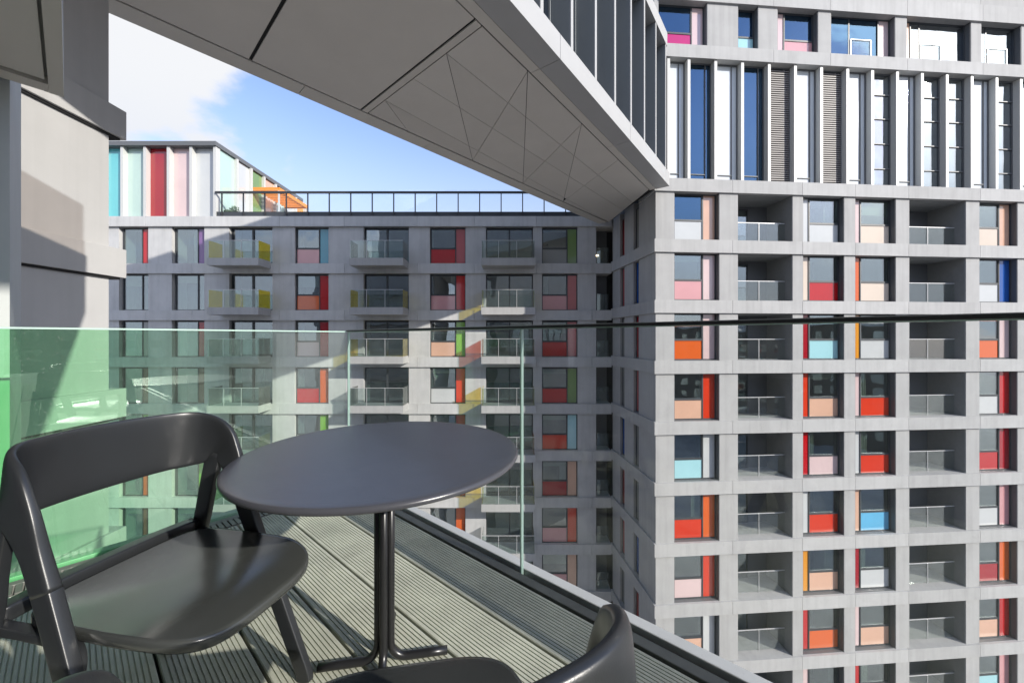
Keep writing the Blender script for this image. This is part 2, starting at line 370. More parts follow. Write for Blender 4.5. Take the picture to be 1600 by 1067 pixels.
# potted plants on the terrace by the pavilion's side wall
M['leaf'] = solid('dark_green_leaves', (.05, .09, .04), .6, vary=.3, scale=5); M['pot'] = solid('grey_planter', (.16, .16, .16), .7)
for lab, x, y, h, r in (('tall potted shrub in a grey planter on the roof terrace beside the pavilion wall', -19.42, 26.9, 1.25, .34), ('low potted shrub in a grey planter on the roof terrace nearer the corner rail', -19.45, 26.35, .75, .28)):
    pp = thing('potted_plant', lab, 'plant', (x, y, zr), 'potted plants on the terrace')
    mb = MB(); mb.rings([[(x+q*math.cos(2*math.pi*k/16), y+q*math.sin(2*math.pi*k/16), zr+z) for k in range(16)] for q, z in ((.15, 0), (.21, .40), (.21, .43), (.18, .43), (.17, .36))]); mb.build('pot', M['pot'], pp)
    mb = MB()
    for _ in range(260):
        t = rnd.uniform(0, 6.28); u = rnd.uniform(-1, 1); q = rnd.random()**.4*r; w_ = math.sqrt(1-u*u)
        c = Vector((x+q*w_*math.cos(t), y+q*w_*math.sin(t), zr+.40+(h-.40)*(.5+.5*u*q/r)))
        a_ = Vector((rnd.gauss(0, 1), rnd.gauss(0, 1), rnd.gauss(0, 1))).normalized(); b2 = a_.orthogonal().normalized()
        b0 = len(mb.v); mb.v += [tuple(c-a_*.07), tuple(c+b2*.028), tuple(c+a_*.07), tuple(c-b2*.028)]; mb.face((b0, b0+1, b0+2, b0+3))
    mb.build('foliage', M['leaf'], pp)

# orange pergola
pg = thing('pergola', 'orange slatted pergola on the roof terrace beside the coloured pavilion', 'pergola', (-18.7, 31, zr))
zc_ = 12.25
mb = MB()
for i in range(11):
    y = 29.2+i*.37; mb.box(-19.55, -17.75, y, y+.12, zc_, zc_+.16)
mb.build('slat', M['orange_slat'], pg)
mb = MB(); mb.box(-17.75, -17.62, 29.1, 33.1, zc_-.06, zc_+.2); mb.box(-19.6, -17.75, 29.08, 29.19, zc_-.06, zc_+.2); mb.box(-19.6, -17.75, 33.03, 33.14, zc_-.06, zc_+.2)
mb.build('beam', M['orange_slat'], pg)
for y in (29.14, 33.08):
    mb = MB(); mb.box(-17.73, -17.64, y-.05, y+.05, zr, zc_-.06); mb.build('post', M['rail_white'], pg)

# ================================================================== RIGHT TOWER
CX, CY = 7.23, 19.46
FR = Frame(CX, CY, .9969, .0784, .0784, -.9969)
def S(px):
    t = (px-800)/FL; return (CY*t-CX)/(.9969-.0784*t)
tower = thing('apartment_tower', 'tall sunlit pale concrete apartment tower with coloured window panels and recessed loggias', 'building', (22, 26, -27))
LR = -.10
zr_of = lambda k: LR+ST*k
SE = 34.0
bays = [(1055, 1126, 'w', 1), (1155, 1241, 'l', 0), (1257, 1322, 'w', -1), (1339, 1403, 'w', -1), (1424, 1513, 'l', 0), (1534, 1594, 'w', 1)]
bs = [(S(a), S(b_), t, sd) for a, b_, t, sd in bays]
# the rhythm goes on past the picture's right edge
w0 = bs[0][0]; per = bs[5][0]-bs[0][0]
for a, b_, t, sd in list(bs[1:6]):
    bs.append((a+per, b_+per, t, sd))
CB1 = {2: ('white', 'peach'), 1: ('pink', 'pale'), 0: ('orange', 'pale'), -1: ('peach', 'vermilion'), -2: ('ice', 'white'), -3: ('vermilion', 'orange'), -4: ('pale', 'vermilion'), -5: ('peach', 'white')}
CB2 = {2: ('white', 'white'), 1: ('red', 'cream'), 0: ('ice', 'crimson'), -1: ('peach', 'vermilion'), -2: ('pale', 'red'), -3: ('vermilion', 'white'), -4: ('peach', 'amber'), -5: ('orange', 'red'), -6: ('peach', 'pale')}
CB3 = {2: ('cream', 'pale'), 1: ('cream', 'orange'), 0: ('white', 'amber'), -1: ('vermilion', 'pale'), -2: ('vermilion', 'white'), -3: ('sky', 'peach'), -4: ('white', 'crimson'), -5: ('peach', 'pale'), -6: ('peach', 'red')}
CB4 = {2: ('cream', 'peach'), 1: ('white', 'blue'), 0: ('orange', 'pale'), -1: ('white', 'red'), -2: ('red', 'crimson'), -3: ('white', 'pink'), -4: ('crimson', 'orange'), -5: ('peach', 'red'), -6: ('ice', 'pink')}
tabs = {0: CB1, 2: CB2, 3: CB3, 5: CB4}
kr = range(-8, 3)
jr = [S(p) for p in (1145, 1254, 1337, 1420, 1532)]; jr += [j+per for j in jr[1:]]
DEEP = 2.0
se = [.1]
for a, b_, t, sd in bs: se += [a, b_]
se.append(SE)
# side return of the tower, running back to the grey wing
FSD = Frame(CX+.02, CY+.1, -.1128, 1, -.9937, -.1121)
LS = 6.0
zb_, zt_ = zr_of(-8)-.3, zr_of(3)-.3
for i in range(0, len(se)-1, 2):
    FR.box(mb := MB(), se[i], se[i+1], -DEEP+.01, -.10, zb_, zt_); mb.build('pier', M['concrete_wall'], tower)
for a, b_ in ((.02, 2.05), (2.75, 4.05), (4.75, LS)):           # slots in the side return
    FSD.box(mb := MB(), a, b_, -.5, -.12, zb_+.01, zt_-.01); mb.build('pier', M['concrete_wall'], tower)
FR.box(mb := MB(), .1, SE, -DEEP, -.05, -27, zr_of(-8)-BAND); mb.build('wall', M['concrete_wall'], tower)
FR.box(mb := MB(), .6, SE, -14, -DEEP-.01, -27, 19); mb.build('core', M['core'], tower)
for k in list(kr)+[3]:
    z0, z1 = zr_of(k)-BAND, zr_of(k)
    mb = MB(); bands(mb, FR, 0, SE, -DEEP, 0, z0, z1, jr)
    if k < 3: bands(mb, FSD, .1, LS, -.6, 0, z0+.002, z1-.002, [3.1])
    mb.build('floor_band', M['concrete'], tower)
for k in kr:
    z0, z1 = zr_of(k), zr_of(k)+ST-BAND
    for j, (a, b_, t, sd) in enumerate(bs):
        if t == 'w':
            T = tabs[j if j < 6 else {7: 2, 8: 3, 10: 5}.get(j, 2)]
            lo, ta = T.get(k if j < 6 else k-1, cyc[(k*2+j) % 4])
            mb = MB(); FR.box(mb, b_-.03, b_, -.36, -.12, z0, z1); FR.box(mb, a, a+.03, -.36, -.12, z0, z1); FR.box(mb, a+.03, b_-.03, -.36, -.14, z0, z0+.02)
            w = window(tower, FR, a+.03, b_-.03, z0+.02, z1, -.41, sd, lo, ta, .66 if sd > 0 else .50, 'glass_sky_blue' if j == 0 and k == 2 else 'glass_win')
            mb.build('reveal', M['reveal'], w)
        elif t == 'l':
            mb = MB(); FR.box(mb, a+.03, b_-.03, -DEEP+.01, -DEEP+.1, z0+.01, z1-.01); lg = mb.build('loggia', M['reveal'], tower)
            mb = MB(); c = (a+b_)/2; FR.bars(mb, a+.25, c+.3, z0+.02, z1-.2, -DEEP+.1, -DEEP+.17, .06); mb.build('door_frame', M['frame'], lg)
            FR.box(mb := MB(), a+.31, c+.24, -DEEP+.105, -DEEP+.13, z0+.08, z1-.26); mb.build('pane', M['glass_dim'], lg)
            FR.box(mb := MB(), a+.03, b_-.03, -.62, -.60, z0+.02, z0+1.08); mb.build('front_glass', M['loggia_glass'], lg)
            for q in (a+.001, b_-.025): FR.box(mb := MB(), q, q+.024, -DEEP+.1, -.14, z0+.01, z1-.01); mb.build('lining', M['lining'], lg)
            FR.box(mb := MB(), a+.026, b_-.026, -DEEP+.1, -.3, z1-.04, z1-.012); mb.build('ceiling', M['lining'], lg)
            mb = MB(); FR.box(mb, a+.03, b_-.03, -.63, -.59, z0+1.08, z0+1.115); c = (a+b_)/2; FR.box(mb, c-.012, c+.012, -.59, -.57, z0, z0+1.08)
            mb.build('handrail', M['rail_white'], lg)
    for q, (a, b_) in enumerate(((2.05, 2.75), (4.05, 4.75))):
        cc = ['crimson', 'grey', 'blue', 'rose', 'grey'][(k*2+q) % 5]
        window(tower, FSD, a, b_, z0+.01, z1-.01, -.32, 1, None, cc, .3, 'glass_dim')
# tall finned storey
zf0, zf1 = zr_of(3), 15.36
mb = MB()
pxf = [1046, 1078, 1120, 1162, 1204, 1245, 1286, 1327, 1366, 1405, 1444, 1483, 1522, 1561, 1599]
sf = [S(p) for p in pxf]; sf += [sf[-1]+1.47*i for i in range(1, 10)]
kinds = ['w', 'g', 'w', 'g', 'l', 'w', 'l', 'w', 'gt', 'w', 'gt', 'gt', 'w', 'gt', 'w', 'g', 'w', 'l', 'w', 'g', 'w', 'gt', 'w']
M['white_pane'] = solid('milky_white_glass', (.62, .65, .66), .1, coat=.6, vary=.02)
for i in range(len(sf)-1):
    a, b_ = sf[i], sf[i+1]
    FR.box(mb := MB(), a-.075, a+.075, -.47, -.08, zf0+.001, zf1-.001); mb.build('fin', M['fin'], tower)
    kd = kinds[i % len(kinds)]
    fr = MB(); FR.bars(fr, a+.076, b_-.076, zf0+.001, zf1-.002, -.49, -.37, .05)
    if kd == 'gt':
        for z in (10.2, 11.55, 12.9, 14.2): FR.box(fr, a+.126, b_-.126, -.47, -.36, z, z+.05)
    else: FR.box(fr, b_-.42, b_-.38, -.47, -.37, zf0+.05, zf1-.06); FR.box(fr, a+.126, b_-.421, -.47, -.365, zf0+.36, zf0+.40)
    w = fr.build('tall_window', M['reveal'], tower)
    if kd == 'l':
        mb = MB()
        for q in range(52):
            z = zf0+.1+q*.115
            mb.prism([FR.p(a+.13, -.41), FR.p(b_-.13, -.41), FR.p(b_-.13, -.35), FR.p(a+.13, -.35)], z, z+.055)
        mb.build('louvre', M['louvre'], w)
    else:
        m = M['white_pane'] if kd == 'w' else M['glass_sky_blue'] if kd == 'g' else M['glass_tall']
        FR.box(mb := MB(), a+.126, b_-.126, -.45, -.42, zf0+.051, zf1-.053); mb.build('pane', m, w)
FR.box(mb := MB(), .2, SE, -DEEP, -.50, zf0, zf1); mb.build('core', M['core'], tower)
# upper bands and upper windows
ub0, ub1 = 15.38, 16.04
jr2 = [S(p) for p in (1209, 1298, 1418, 1536)]
bands(mb := MB(), FR, .3, SE, -DEEP, 0, ub0, ub1, jr2); mb.build('floor_band', M['concrete'], tower)
uw1 = 18.3
ups = [(1030, 1107, 1, 'magenta', 'pale', .62), (1155, 1187, 0, 'ice', None, 0), (1217, 1281, -1, 'pink', 'pale', .5), (1301, 1402, 1, None, 'pale', .62), (1420, 1521, -1, None, 'peach', .45), (1537, 1600, 0, None, None, 0)]
prev = .02
for a, b_ in [(u[0], u[1]) for u in ups]+[(None, None)]:
    e_ = max(S(a), .16) if a else SE
    FR.box(mb := MB(), prev, e_, -DEEP, -.10, ub1-.1, uw1+.1); mb.build('pier', M['concrete_wall'], tower)
    prev = S(b_) if b_ else SE
for a, b_, sd, lo, ta, tw in ups:
    a, b_ = max(S(a), .16), S(b_)
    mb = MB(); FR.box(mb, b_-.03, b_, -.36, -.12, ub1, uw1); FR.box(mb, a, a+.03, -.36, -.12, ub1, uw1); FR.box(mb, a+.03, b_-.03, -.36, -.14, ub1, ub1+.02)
    w = window(tower, FR, a+.03, b_-.03, ub1+.02, uw1, -.41, sd, lo, ta, tw or .5, 'glass_sky_blue' if a < S(1390) else 'glass_tall', .36)
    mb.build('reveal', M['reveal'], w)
    if not lo:
        c = (a+b_)/2+(.0 if sd >= 0 else -.3)
        mb = MB(); FR.bars(mb, c-.45, c+.75, ub1+.03, ub1+1.12, -.40, -.36, .025); mb.build('guard_rail', M['rail_white'], w)
        FR.box(mb := MB(), c-.424, c+.724, -.39, -.37, ub1+.07, ub1+1.08); mb.build('guard_glass', M['balu'], w)
        FR.box(mb := MB(), c-.56, c-.48, -.5, -.40, ub1+.06, uw1-.06); mb.build('mullion', M['frame'], w)
bands(mb := MB(), FR, .3, SE, -DEEP, 0, uw1, uw1+.9, jr2); mb.build('floor_band', M['concrete'], tower)
bands(mb := MB(), FR, .3, SE, -DEEP, -.1, uw1+.9, uw1+6, jr2); mb.build('top_wall', M['concrete_wall'], tower)

# ================================================================== OVERHANGING BLOCK
ZS = 8.5; HS = ZS-EYE
def SP(px, py):
    Y = FL*HS/(HZ-py); return Vector(((px-800)/FL*Y, Y))
A = SP(1046, 291); B = SP(802, 7)                       # right lower edge
dR = (A-B).normalized()
C_ = SP(936, 350); D_ = SP(168, 20)                     # left lower edge
dL = (C_-D_).normalized()
Bn = B-dR*13.0; Dn = D_-dL*13.0
block = thing('overhanging_block', 'upper block bridging over the court with grey soffit, white fascia and tall glazed fins', 'building', (-4, 12, ZS))
outer = [A, C_, Dn, Bn]
nR = Vector((dR.y, -dR.x))                               # outward on the right
nL = Vector((-dL.y, dL.x))
Frt = Frame(Bn.x, Bn.y, dR.x, dR.y, nR.x, nR.y); LRt = (A-Bn).length
Flt = Frame(Dn.x, Dn.y, dL.x, dL.y, nL.x, nL.y); LLt = (C_-Dn).length
def inset(f, n0, n1, s0, s1): return [f.p(s0, n0), f.p(s1, n0), f.p(s1, n1), f.p(s0, n1)]
# body above the soffit
pr = [Vector(Frt.p(LRt, -1.1)), Vector(Frt.p(0, -1.1)), Vector(Flt.p(0, -.3)), Vector(Flt.p(LLt, -.3))]
mb = MB(); mb.prism([tuple(p) for p in pr], ZS+.06, 16.2); mb.build('core', M['core'], block)
# fascia right: segments with joints
mb = MB(); jf = [13.0+b_ for b_ in (2.1, 7.4, 12.2)]+[3, 8]
bands(mb, Frt, 0, LRt, -.64, 0, ZS, ZS+BAND, sorted(jf)); mb.build('fascia', M['fascia'], block)
bands(mb := MB(), Flt, 0, LLt, -.58, 0, ZS, ZS+BAND, [4, 8.2, 12.6, 17, 21.5, 26, 30.5]); mb.build('fascia', M['soffit_rim'], block)
mb = MB(); Frt.box(mb, 0, LRt, -1.12, -.1, 15.38, 16.04); mb.build('upper_band', M['fascia'], block)
Frt.box(mb := MB(), 0, LRt, -1.1, -.3, 16.04, 16.35); mb.build('parapet', M['fascia'], block)
Flt.box(mb := MB(), 0, LLt, -.6, -.02, ZS+BAND, 16.35); mb.build('side_wall', M['grey_wall'], block)
# fins and glass along the right face
i = 0; b_ = -11.5
while b_ < LRt-13.0:
    s = 13.0+b_
    Frt.box(mb := MB(), s-.07, s+.07, -.85, -.155, ZS+BAND+.001, 15.379); fo = mb.build('fin', M['fin_dark'], block)  # dark body: the shade on the fin's sides is put into its colour
    Frt.box(mb := MB(), s-.07, s+.07, -.154, -.12, ZS+BAND+.001, 15.379); mb.build('fin_sunlit_edge', M['fascia'], fo)  # pale strip added to paint the fin's sunlit front edge
    e = min(s+1.61, LRt)
    fr = MB(); Frt.bars(fr, s+.071, e-.071, ZS+BAND+.001, 15.378, -.9, -.78, .06); Frt.box(fr, (s+e)/2-.03, (s+e)/2+.03, -.9, -.78, ZS+BAND+.06, 15.3); w = fr.build('tall_window', M['fin_dark'], block)
    Frt.box(mb := MB(), s+.132, e-.132, -.87, -.84, ZS+BAND+.062, 15.316); mb.build('pane', M['glass_wavy'], w)
    b_ += 1.61; i += 1
# soffit: dark recess above, panels hung below it with open joints
ins = lambda p, q: (p+q)
mb = MB(); mb.prism([tuple(p) for p in [Vector(Frt.p(LRt, -.645)), Vector(Frt.p(0, -.645)), Vector(Flt.p(0, -.585)), Vector(Flt.p(LLt, -.585))]], ZS+.045, ZS+.058); mb.build('soffit_recess', M['gap'], block)
# strip inside the fascia
bands(mb := MB(), Frt, 0, LRt, -.94, -.66, ZS+.012, ZS+.04, sorted(jf)); mb.build('soffit_strip', M['soffit_rim'], block)
# main field between right line (n=-.97) and left line (n=-.64), cut by the lines seen from below
def lineR(s): return Vector(Frt.p(s, -.97))
def lineL(s): return Vector(Flt.p(s, -.64))
def isect(p, d, q, e):
    den = d.x*e.y-d.y*e.x; w = q-p; return p+d*((w.x*e.y-w.y*e.x)/den)
J1, J2 = SP(547, 186), SP(782, 0); dJ = (J2-J1).normalized(); nJ = Vector((-dJ.y, dJ.x))
if nJ.y < 0: nJ = -nJ
K1, K2 = SP(388, 100), SP(445, 0); dK = (K2-K1).normalized()
nK = Vector((-dK.y, dK.x)); nK = nK if nK.y > 0 else -nK
def across(P, d): return isect(P, d, lineL(0), dL), isect(P, d, lineR(0), dR)
def field(P0, d0, P1, d1):
    a, b_ = across(P0, d0); c, d = across(P1, d1); return [a, b_, d, c]
pan = MB()
zp0, zp1 = ZS+.006, ZS+.038
j_l = across(J1-nJ*.03, dJ); k_f = K1+nK*.04; k_n = K1-nK*.04
pan.prism([tuple(p) for p in field(k_f, dK, J1-nJ*.035, dJ)], zp0, zp1)
K3 = K1-nK*5.2
pan.prism([tuple(p) for p in field(K3+nK*.03, dK, k_n, dK)], zp0, zp1)
K4 = K3-nK*5.2
pan.prism([tuple(p) for p in field(K4+nK*.03, dK, K3-nK*.03, dK)], zp0, zp1)
pan.build('soffit_panel', M['soffit'], block)
st = MB(); st.prism([tuple(p) for p in field(J1+nJ*.03, dJ, J1+nJ*.22, dJ)], ZS+.0, ZS+.036); st.build('soffit_strip', M['soffit_rim'], block)
# far field: zigzag of thin joints
sL = lambda px, py: isect(SP(px, py), Vector((1, 0)), lineL(0), dL)
top0 = isect(J1+nJ*.25, dJ, lineL(0), dL); top1 = isect(J1+nJ*.25, dJ, lineR(0), dR)
endL = isect(C_-Vector((0, .35)), Vector((1, 0)), lineL(0), dL); endR = lineR(LRt-.1)
zig = [SP(606, 160), SP(627, 212), SP(702, 88), SP(726, 257), SP(823, 113), SP(800, 293), SP(908, 195), SP(857, 322), SP(985, 245)]
def onL(p): t = (p-lineL(0)).dot(dL); return lineL(t)
def onR(p): t = (p-lineR(0)).dot(dR); return lineR(t)
def onJ(p): q = J1+nJ*.25; return q+dJ*((p-q).dot(dJ))
zz = [onJ(zig[0]), onL(zig[1]), onJ(zig[2]), onL(zig[3]), onR(zig[4]), onL(zig[5]), onR(zig[6]), onL(zig[7]), onR(zig[8])]
def shrink(poly, d=.009):
    """pull each edge of a convex polygon inward"""
    n = len(poly); ar = sum(poly[i].x*poly[(i+1) % n].y-poly[(i+1) % n].x*poly[i].y for i in range(n))
    if ar < 0: poly = poly[::-1]
    out = []
    for i in range(n):
        p, c, q = poly[i-1], poly[i], poly[(i+1) % n]
        d1 = (c-p).normalized(); d2 = (q-c).normalized()
        n1 = Vector((-d1.y, d1.x)); n2 = Vector((-d2.y, d2.x))
        out.append(isect(c+n1*d, d1, c+n2*d, d2) if abs(d1.x*d2.y-d1.y*d2.x) > 1e-3 else c+n1*d)
    return out
polys = [[top0, zz[0], zz[1]], [zz[0], zz[2], zz[3], zz[1]], [zz[2], top1, zz[4], zz[3]], [zz[3], zz[4], zz[5]], [zz[4], zz[6], zz[5]], [zz[5], zz[6], zz[7]], [zz[6], zz[8], zz[7]], [zz[7], zz[8], endR, endL]]
def split(poly, P, d):
    n = Vector((-d.y, d.x)); out = ([], [])
    for i in range(len(poly)):
        a, b_ = poly[i], poly[(i+1) % len(poly)]; sa, sb = (a-P).dot(n), (b_-P).dot(n)
        out[0 if sa >= 0 else 1].append(a)
        if sa*sb < 0:
            x = a+(b_-a)*(sa/(sa-sb)); out[0].append(x); out[1].append(x)
    return [o for o in out if len(o) > 2]
polys = [[Vector(v) for v in p] for p in polys]
for q0, q1 in (((606, 160), (722, 223)), ((646, 124), (809, 226)), ((702, 88), (883, 233))):
    P_ = SP(*q0); d_ = (SP(*q1)-P_).normalized(); polys = [h for p in polys for h in split(p, P_, d_)]
def area(p): return abs(sum(p[i].x*p[(i+1) % len(p)].y-p[(i+1) % len(p)].x*p[i].y for i in range(len(p))))/2
polys = [p for p in polys if area(p) > .05]
pz = MB()
for p in polys:
    pz.prism([tuple(v) for v in shrink([Vector(v) for v in p])], zp0+.004, zp1)
pz.build('soffit_panel', M['soffit'], block)

# ================================================================== LEFT WING (end wall in the sun)
XW = -8.78; YW = 8.36; LL0 = 3.06
left = thing('side_building', 'smooth white sunlit end wall of the neighbouring block, with deep projecting floor bands', 'building', (-14, 5, -27))
mb = MB(); mb.box(-22, XW, -1, YW, -27, ZS-.01); mb.build('wall', M['white_wall'], left)
for k in range(-9, 2):
    zt = LL0+ST*k
    mb = MB(); mb.box(-22, XW+.10, -1.2, YW+.29, zt-.634, zt); mb.build('floor_band', M['white_wall'], left, bevel=.01)
    mb = MB(); mb.box(-22, XW+.045, -1.1, YW+.2, zt-.68, zt-.635); mb.build('shadow_gap', M['gap'], left)

# ================================================================== OWN BUILDING: deck, balustrade, facade behind us, balconies above
def UN(u, n): return (U1.x*u+N1.x*n, U1.y*u+N1.y*n)
FO = Frame(0, 0, U1.x, U1.y, N1.x, N1.y)
NG = 1.392                                                # distance of the front glass from the eye, in plan
own = thing('home_building', 'grey wall of the building the balcony belongs to, behind the viewer', 'building', (2, -3, -27))
FO.box(mb := MB(), -16, 2.2, -9, -.75, -27, 14); mb.build('wall', M['concrete_wall'], own)
FO.box(mb := MB(), -16, 2.2, -.74, NG+.02, -.62, -.16); mb.build('balcony_slab', M['concrete'], own)
for s in (-1.6, -5.0, -8.4):
    fr = MB(); FO.bars(fr, s-2.2, s+.6, .05, 2.3, -.75, -.68, .07); FO.box(fr, s-.85, s-.77, -.75, -.68, .12, 2.23); w = fr.build('balcony_door', M['frame'], own)
    FO.box(mb := MB(), s-2.13, s+.53, -.74, -.72, .12, 2.23); mb.build('pane', M['glass_dim'], w)
# pillar at the left end
pl = thing('grey_pillar', 'grey wall pier at the left end of the balcony behind the tinted glass', 'pillar', (-3.1, 2.2, -.16))
pq = Vector((-2.76, 2.11))
mb = MB(); mb.prism([tuple(pq), tuple(pq-U2*1.6), tuple(pq-U2*1.6-N2*1.2), tuple(pq-N2*1.2)], -3, 8.48); mb.build('pier', M['pillar'], pl)

# the overhead balcony, and an unseen deeper one added to cast shadow
def upper(z, label, c=(-2.60, 2.228), th=.34, side=False):
    o = thing('upper_balcony', label, 'balcony', (-2.4, 1.6, z), group='balconies stacked above the deck')
    c = Vector(c); up = c-U1*9.0; ul = c-U2*3.4
    q = [c, up, up-N1*.74, c-U2*.0-N1*.74]
    far = c-U2*3.4
    poly = [c, up, up-N1*.72, far-U1*5.6, far]
    mb = MB(); mb.prism([tuple(v) for v in poly], z+.05, z+th); mb.build('slab', M['concrete'], o)
    # rim and soffit sheets under it, with dark joints between
    mb = MB()
    FU = Frame(c.x, c.y, -U1.x, -U1.y, N1.x, N1.y); FV = Frame(c.x, c.y, -U2.x, -U2.y, -N2.x, -N2.y)
    FU.box(mb, 0, 9, -.055, .0, z, z+.049); FV.box(mb, .075, 3.4, -.10, 0, z+.002, z+.047); mb.prism([tuple(v) for v in (c-N1*.056, c-N1*.056-U1*.11, c-U2*.075-U1*.1, c-U2*.074)], z+.001, z+.046)
    mb.build('rim', M['soffit_rim'], o)
    i_ = c-N1*.068-U1*.13
    a_ = [i_-N1*0, i_-U1*8.7, i_-U1*8.7-N1*.5, i_-U2*3.1-U1*5.0, i_-U2*3.1]
    mb = MB(); mb.prism([tuple(v) for v in a_], z+.012, z+.045); mb.build('soffit_panel', M['soffit'], o)
    mb = MB()
    if side: FV.box(mb, .03, 3.3, -.06, -.04, z+th, z+th+1.1); mb.build('glass_panel', tglass('shadow_pane'), o)  # tinted pane of the added balcony only, for its half shadow
    else: FU.box(mb, .03, 9, -.06, -.04, z+th, z+th+1.1); mb.build('glass_panel', M['balu'], o)
    return o
upper(2.49, 'grey balcony slab jutting in overhead at the top left')
upper(4.75, 'unseen deeper balcony added above to cast the shadow on the left wall', (-3.0, 3.86), 1.1, True)  # out of view; slab height and corner shaped for the wall shadow

# deck boards
deck = MB()
gaps = [1.323, 1.097, .871, .645, .419, .193, -.033, -.259, -.485, -.711]
uL = lambda n: None
def u_end(n):   # board end at the left glass
    # point U1*u+N1*n with N2.p = -2.84+.12
    return (-2.84+.16-N2.dot(N1)*n)/N2.dot(U1)
for i in range(len(gaps)-1):
    b0, b1 = gaps[i+1]+.005, gaps[i]-.005
    prof = [(b0, -.025), (b0, -.003), (b0+.003, 0)]
    ng = 15; w = (b1-b0-.006)/ng
    for g in range(ng):
        x = b0+.003+g*w
        if g: prof += [(x-.0022, 0), (x-.0016, -.0045), (x+.0016, -.0045), (x+.0022, 0)]
    prof += [(b1-.003, 0), (b1, -.003), (b1, -.025)]
    ring0 = []; ring1 = []
    for n, z in prof:
        p = UN(-9, n); q = UN(u_end(n), n); ring0.append((*p, z)); ring1.append((*q, z))
    deck.rings([ring0, ring1], smooth=False)
o = deck.build('deck', M['deck']); structure(o)
FO.box(mb := MB(), -9, u_end(1.0), -.74, NG-.10, -.155, -.03); o = mb.build('deck_base', M['gap']); structure(o)

# glass balustrade
bal = thing('glass_balustrade', 'frameless glass balustrade round the deck, green-tinted on the left side, with dark handrail', 'balustrade', (-1.25, 2.93, 0))
RT = 1.138
corner = Vector((-1.262, 2.945))
uc = corner.dot(U1)
uj = Vector((.036, 1.803)).dot(U1)
gl = [(uc-.012, uj+.004), (uj-.004, uj-2.4), (uj-2.408, uj-4.8)]
for u0, u1_ in gl:
    FO.box(mb := MB(), u1_, u0, NG, NG+.0175, -.03, RT); g = mb.build('glass_panel', M['balu'], bal)
M['edge'] = solid('pale_green_glass_edge', (.55, .75, .66), .3, coat=.3)
M['edge'].node_tree.nodes['Principled BSDF'].inputs['Transmission Weight'].default_value = .3
FO.box(mb := MB(), uj-.004, uj+.004, NG+.001, NG+.0165, -.03, RT); mb.build('glass_edge', M['edge'], bal)
FO.box(mb := MB(), uc-.012, uc-.006, NG, NG+.0175, -.03, RT); mb.build('glass_edge', M['edge'], bal)
FO.box(mb := MB(), uj-4.8, uc-.012, NG+.002, NG+.0155, RT+.0005, RT+.004); mb.build('glass_edge', M['edge'], bal)
FO.box(mb := MB(), uj-4.8, uc-.012, NG-.012, NG+.03, RT+.0045, RT+.0145); mb.build('handrail', M['rail_metal'], bal)
FO.box(mb := MB(), uj-4.8, uc-.012, NG-.010, NG+.028, RT+.015, RT+.0175); mb.build('handrail_cap', M['rail_white'], bal)
# channel, gap and outer coping on the front
FO.box(mb := MB(), -9, uc-.03, NG-.052, NG-.005, -.05, -.004); mb.build('base_channel', M['steel'], bal, bevel=.003)
FO.box(mb := MB(), -9, uc+.03, NG+.022, NG+.075, -.14, .004); mb.build('outer_coping', M['coping'], bal, bevel=.004)
# left run
FLf = Frame(corner.x, corner.y, -U2.x, -U2.y, N2.x, N2.y)     # s back from the corner, n towards the deck side
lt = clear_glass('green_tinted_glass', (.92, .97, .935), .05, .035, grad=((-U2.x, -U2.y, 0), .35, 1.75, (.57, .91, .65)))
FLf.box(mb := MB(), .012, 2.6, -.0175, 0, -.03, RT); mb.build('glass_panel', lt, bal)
FLf.box(mb := MB(), 0, 2.6, -.0155, -.002, RT+.0005, RT+.009); mb.build('glass_edge', M['edge'], bal)
FLf.box(mb := MB(), .03, 2.6, .006, .05, -.05, -.004); mb.build('base_channel', M['steel'], bal, bevel=.003)
mb = MB()
for q in range(90):
    FLf.box(mb, .08+q*.028, .08+q*.028+.02, .058, .15, -.012, -.002)
mb.build('drain_grille', M['steel'], bal)
FLf.box(mb := MB(), -.03, 2.6, -.08, -.022, -.14, .004); mb.build('outer_coping', M['coping'], bal, bevel=.004)

# ================================================================== TABLE
TC = (-.432, 1.300); TZ = .72; TR = .452
tb = thing('cafe_table', 'round charcoal cafe table on a cluster of bent black tubes', 'table', (TC[0], TC[1], 0))
prof = [(0, TZ-.001), (TR-.03, TZ-.0002), (TR-.012, TZ-.0006)]
for a in range(0, 181, 15):
    prof.append((TR-.009+.009*math.sin(R(a)), TZ-.010+.009*math.cos(R(a))))
prof += [(TR-.03, TZ-.019), (.02, TZ-.019)]
n = 128; rg = []
for r, z in prof[1:]:
    rg.append([(TC[0]+r*math.cos(2*math.pi*k/n), TC[1]+r*math.sin(2*math.pi*k/n), z) for k in range(n)])
mb = MB(); mb.rings(rg[::-1]); mb.build('tabletop', M['tabletop'], tb)
for q in range(4):
    a = R(10+90*q); d = Vector((math.cos(a), math.sin(a), 0)); c = Vector((TC[0], TC[1], 0))
    pts = [c+d*.020+Vector((0, 0, TZ-.0195)), c+d*.020+Vector((0, 0, .3))]
    for t in range(0, 91, 10):
        pts.append(c+d*(.020+.055*(1-math.cos(R(t))))+Vector((0, 0, .0695-.055*math.sin(R(t)))))
    pts += [c+d*.15+Vector((0, 0, .0145)), c+d*.21+Vector((0, 0, .0145))]
    mb = MB(); mb.tube(pts, .0135); mb.build('leg', M['tube'], tb)
mb = MB()
mb.rings([[(TC[0]+r*math.cos(2*math.pi*k/40), TC[1]+r*math.sin(2*math.pi*k/40), z) for k in range(40)] for r, z in ((.11, TZ-.0195), (.11, TZ-.026), (.05, TZ-.034))]); mb.build('mounting_plate', M['tube'], tb)
